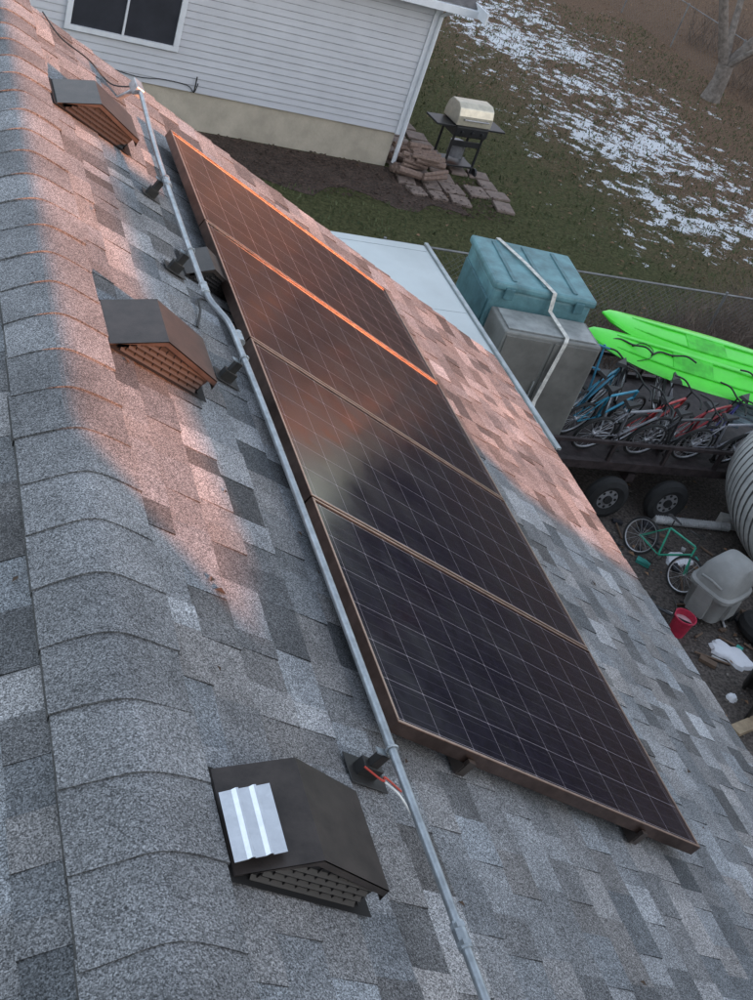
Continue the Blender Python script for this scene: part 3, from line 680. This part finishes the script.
# ------------------------------------------------------------------ fences
oldsteel=mat("weathered_fence_wire",(.22,.22,.22),.6,.5)
def chainlink(name,p0,p1,H,sp=2.4,mesh=.09):
    e=empty(name);p0=V(p0);p1=V(p1);L=(p1-p0).length;d=(p1-p0).normalized();b=B();n=int(L/sp)
    for i in range(n+1):b.tube([p0+d*(i*sp),p0+d*(i*sp)+V((0,0,H+.04))],.02,0,8)
    b.tube([p0+V((0,0,H)),p1+V((0,0,H))],.014,0,6);b.obj("posts_and_rail",oldsteel,e)
    b=B();u=0
    while u<L:
        for s in(1,-1):
            a=u;c=u+s*H
            pa=p0+d*a;z1=H
            if c<0:z1=a;c=0
            if c>L:z1=L-a;c=L
            w_=.0018;q0=pa;q1=p0+d*c+V((0,0,z1))
            if z1>.05:b.tube([q0,q1],w_,0,3,False)
        u+=mesh
    b.obj("wire_mesh",oldsteel,e)
chainlink("chain_link_fence",(5.2,YFEN,0),(20,YFEN,0),1.1,2.6)
chainlink("chain_link_fence",(19.2,36,0),(20.6,25.5,0),1.2,2.6,.14)
# ------------------------------------------------------------------ vegetation
bark=mat("gray_bark",(.26,.22,.19),.9,nscale=8,bump=.7,bscale=18,col2=(.12,.10,.085))
def branch(b,p,d,L,r,depth,seed=None,spread=.5):
    n=5;pts=[V(p)];rs=[r];dd=V(d).normalized()
    for i in range(n):
        dd=(dd+V((random.gauss(0,.10),random.gauss(0,.10),random.gauss(0,.06)+.02))).normalized()
        pts.append(pts[-1]+dd*L/n);rs.append(r*(1-.45*(i+1)/n))
    b.tube(pts,rs,0,9 if depth>2 else 5 if depth>1 else 3,depth<2)
    if depth<=0:return
    for k in range(random.randint(2,4)):
        t=random.uniform(.35,1);i=min(n,int(t*n)+1)
        ax=V((random.gauss(0,1),random.gauss(0,1),random.gauss(0,.4))).normalized()
        branch(b,pts[i],(dd+ax*spread*1.5).normalized(),L*random.uniform(.5,.75),rs[i]*.62,depth-1,None,spread)
def bare_tree(c,H,r,limbs,depth,name="bare_tree",seed=1):
    random.seed(seed);e=empty(name,c);b=B()
    b.tube([(0,0,-.1),(0,0,.1),(.03,0,.5),(0,.02,.9)],[r*1.5,r*1.2,r,r*1.02],0,12)
    for d,L,rr in limbs:branch(b,(0,.02,.8),d,L,r*rr,depth)
    b.obj("trunk_and_limbs",bark,e,smooth=True)
bare_tree((19.0,23.9,0),8,.2,[((-.45,.1,1),4.2,.7),((.55,-.2,.9),4.5,.8),((.1,.5,1),4,.5),((.3,-.5,.7),3,.45)],4,seed=11)
twig=mat("brown_twigs",(.22,.165,.13),.9,nscale=3,col2=(.08,.06,.05))
def brush(name,c,rad,H,n,seed,ln=1):
    random.seed(seed);b=B()
    for i in range(n):
        a=random.uniform(0,6.28);q=math.sqrt(random.random())*rad
        p=V((c[0]+q*math.cos(a)*ln,c[1]+q*math.sin(a),0));d=V((random.gauss(0,.35),random.gauss(0,.35),1)).normalized()
        L=H*random.uniform(.5,1.1);m_=p+d*L*.5;e_=m_+(d+V((random.gauss(0,.4),random.gauss(0,.4),0))).normalized()*L*.5
        b.tube([p,m_,e_],[.007,.005,.002],0,3,False)
        for k in range(3):
            s=p.lerp(e_,random.uniform(.3,.9));b.tube([s,s+V((random.gauss(0,.15),random.gauss(0,.15),random.uniform(.05,.25)))*H],[.003,.0015],0,3,False)
    b.obj(name,twig,fixn=False)
brush("bare_shrub",(10.6,10.2),.6,1.1,380,1,1.5);brush("bare_shrub",(12.2,10.5),.8,1.2,420,2,1.6);brush("bare_shrub",(9.2,10.1),.5,.8,220,3,1.6);brush("bare_shrub",(22.5,29),1.2,1.5,160,4)
brush("bare_shrub",(21.5,25),1.2,1.3,160,6)
def hill(name,a0,a1,r0,r1,H,m,seed):  # unseen hills, added for what the panel glass reflects
    random.seed(seed);b=B();na=60;nr=14;vs=[]
    ph=[random.uniform(0,6.28) for _ in range(6)]
    for i in range(na+1):
        a=math.radians(a0+(a1-a0)*i/na);env=min(1,math.sin(math.pi*i/na)*3)
        for j in range(nr+1):
            t=j/nr;r=r0+(r1-r0)*t
            z=H*env*math.sin(math.pi*min(t*1.1,1)*.5)*(.85+.12*math.sin(a*7+ph[0])+.08*math.sin(a*19+ph[1]))+random.uniform(-.6,.6)*env*(1 if j else 0)-.3*(j==0)
            vs.append((r*math.cos(a),r*math.sin(a),z))
    fs=[(i*(nr+1)+j,(i+1)*(nr+1)+j,(i+1)*(nr+1)+j+1,i*(nr+1)+j+1) for i in range(na) for j in range(nr)]
    b.add(vs,fs);b.obj(name,m,fixn=False)
hill("unseen_dark_hill",-35,50,80,200,34,mat("dark_hill_tone",(.045,.033,.035),.95,nscale=.2,col2=(.018,.015,.018)),1)  # added out of view; dark tone keeps the lower panels' reflection dark
hill("unseen_glow_hill",47,86,75,180,34,mat("glow_hill_tan",(.46,.32,.22),.95,nscale=.05,col2=(.11,.075,.06)),2)  # added out of view; warm tan gives the orange glow in the panels
hill("unseen_dark_hill",80,150,85,200,30,mat("dark_hill_tone_far",(.07,.045,.04),.95,nscale=.2,col2=(.03,.02,.02)),3)  # added out of view; dark backdrop that hides the sky from the glass
# ------------------------------------------------------------------ added sun blockers, unseen behind the camera, shaped to the roof's shadow edges
def WH(x,y):
    z=RZ-.5*x;return (pp.x*x+pp.y*y, z-T*(sh.x*x+sh.y*y))
def sil(name,poly,D,depth):
    e=empty(name);b=B();P=[];lift=D*T
    for (w_,h) in poly:P.append(pp*w_+sh*D+V((0,0,max(0,h+lift) if h>-50 else 0)))
    b.prism(P,sh*depth);b.obj("blocker_body",mat("blocker_stucco",(.35,.3,.26),.8),e)
    b=B();ws=[q[0] for q in poly];lo,hi=min(ws),max(ws)
    k=lo+.8
    while k<hi-.8:
        b.box(pp*k+sh*(D-.02)+V((0,0,1.5)),(.8,.06,1.1),0,Matrix.Rotation(math.atan2(pp.y,pp.x),3,'Z'));k+=1.9
    b.obj("blocker_windows",mat("blocker_window",(.03,.03,.04),.2),e)
edge=[WH(*q) for q in [(.42,.30),(.51,.69),(.47,1.1),(.38,1.96),(.38,3.4),(1.0,3.2),(1.6,3.05),(2.3,2.97),(2.8,2.54),(3.6,2.4)]]  # shadow boundary on the roof, traced back to the blocker outline
w0,h0=edge[0];w1,h1=edge[-1]
sil("sun_blocker_main",[(-9,-99),(w1+.3,-99),(w1+.3,h1-.2)]+edge[::-1]+[(w0-.05,h0+1.2),(-3,7.5),(-9,5)],12,6)  # unseen blocker, outlined to leave the sunlit patches on the roof
sil("sun_blocker_long",[(6.3,-99),(75,-99),(75,5.6),(7,5.4),(6.3,4.2)],13,7)  # unseen long blocker that keeps yard, lawn and neighbour wall in shade
sil("sun_blocker_gap",[(w1+.35,-99),(6.25,-99),(6.25,2.7),(w1+.35,2.7)],12.5,2)  # unseen low blocker, added to fill the gap between the other two
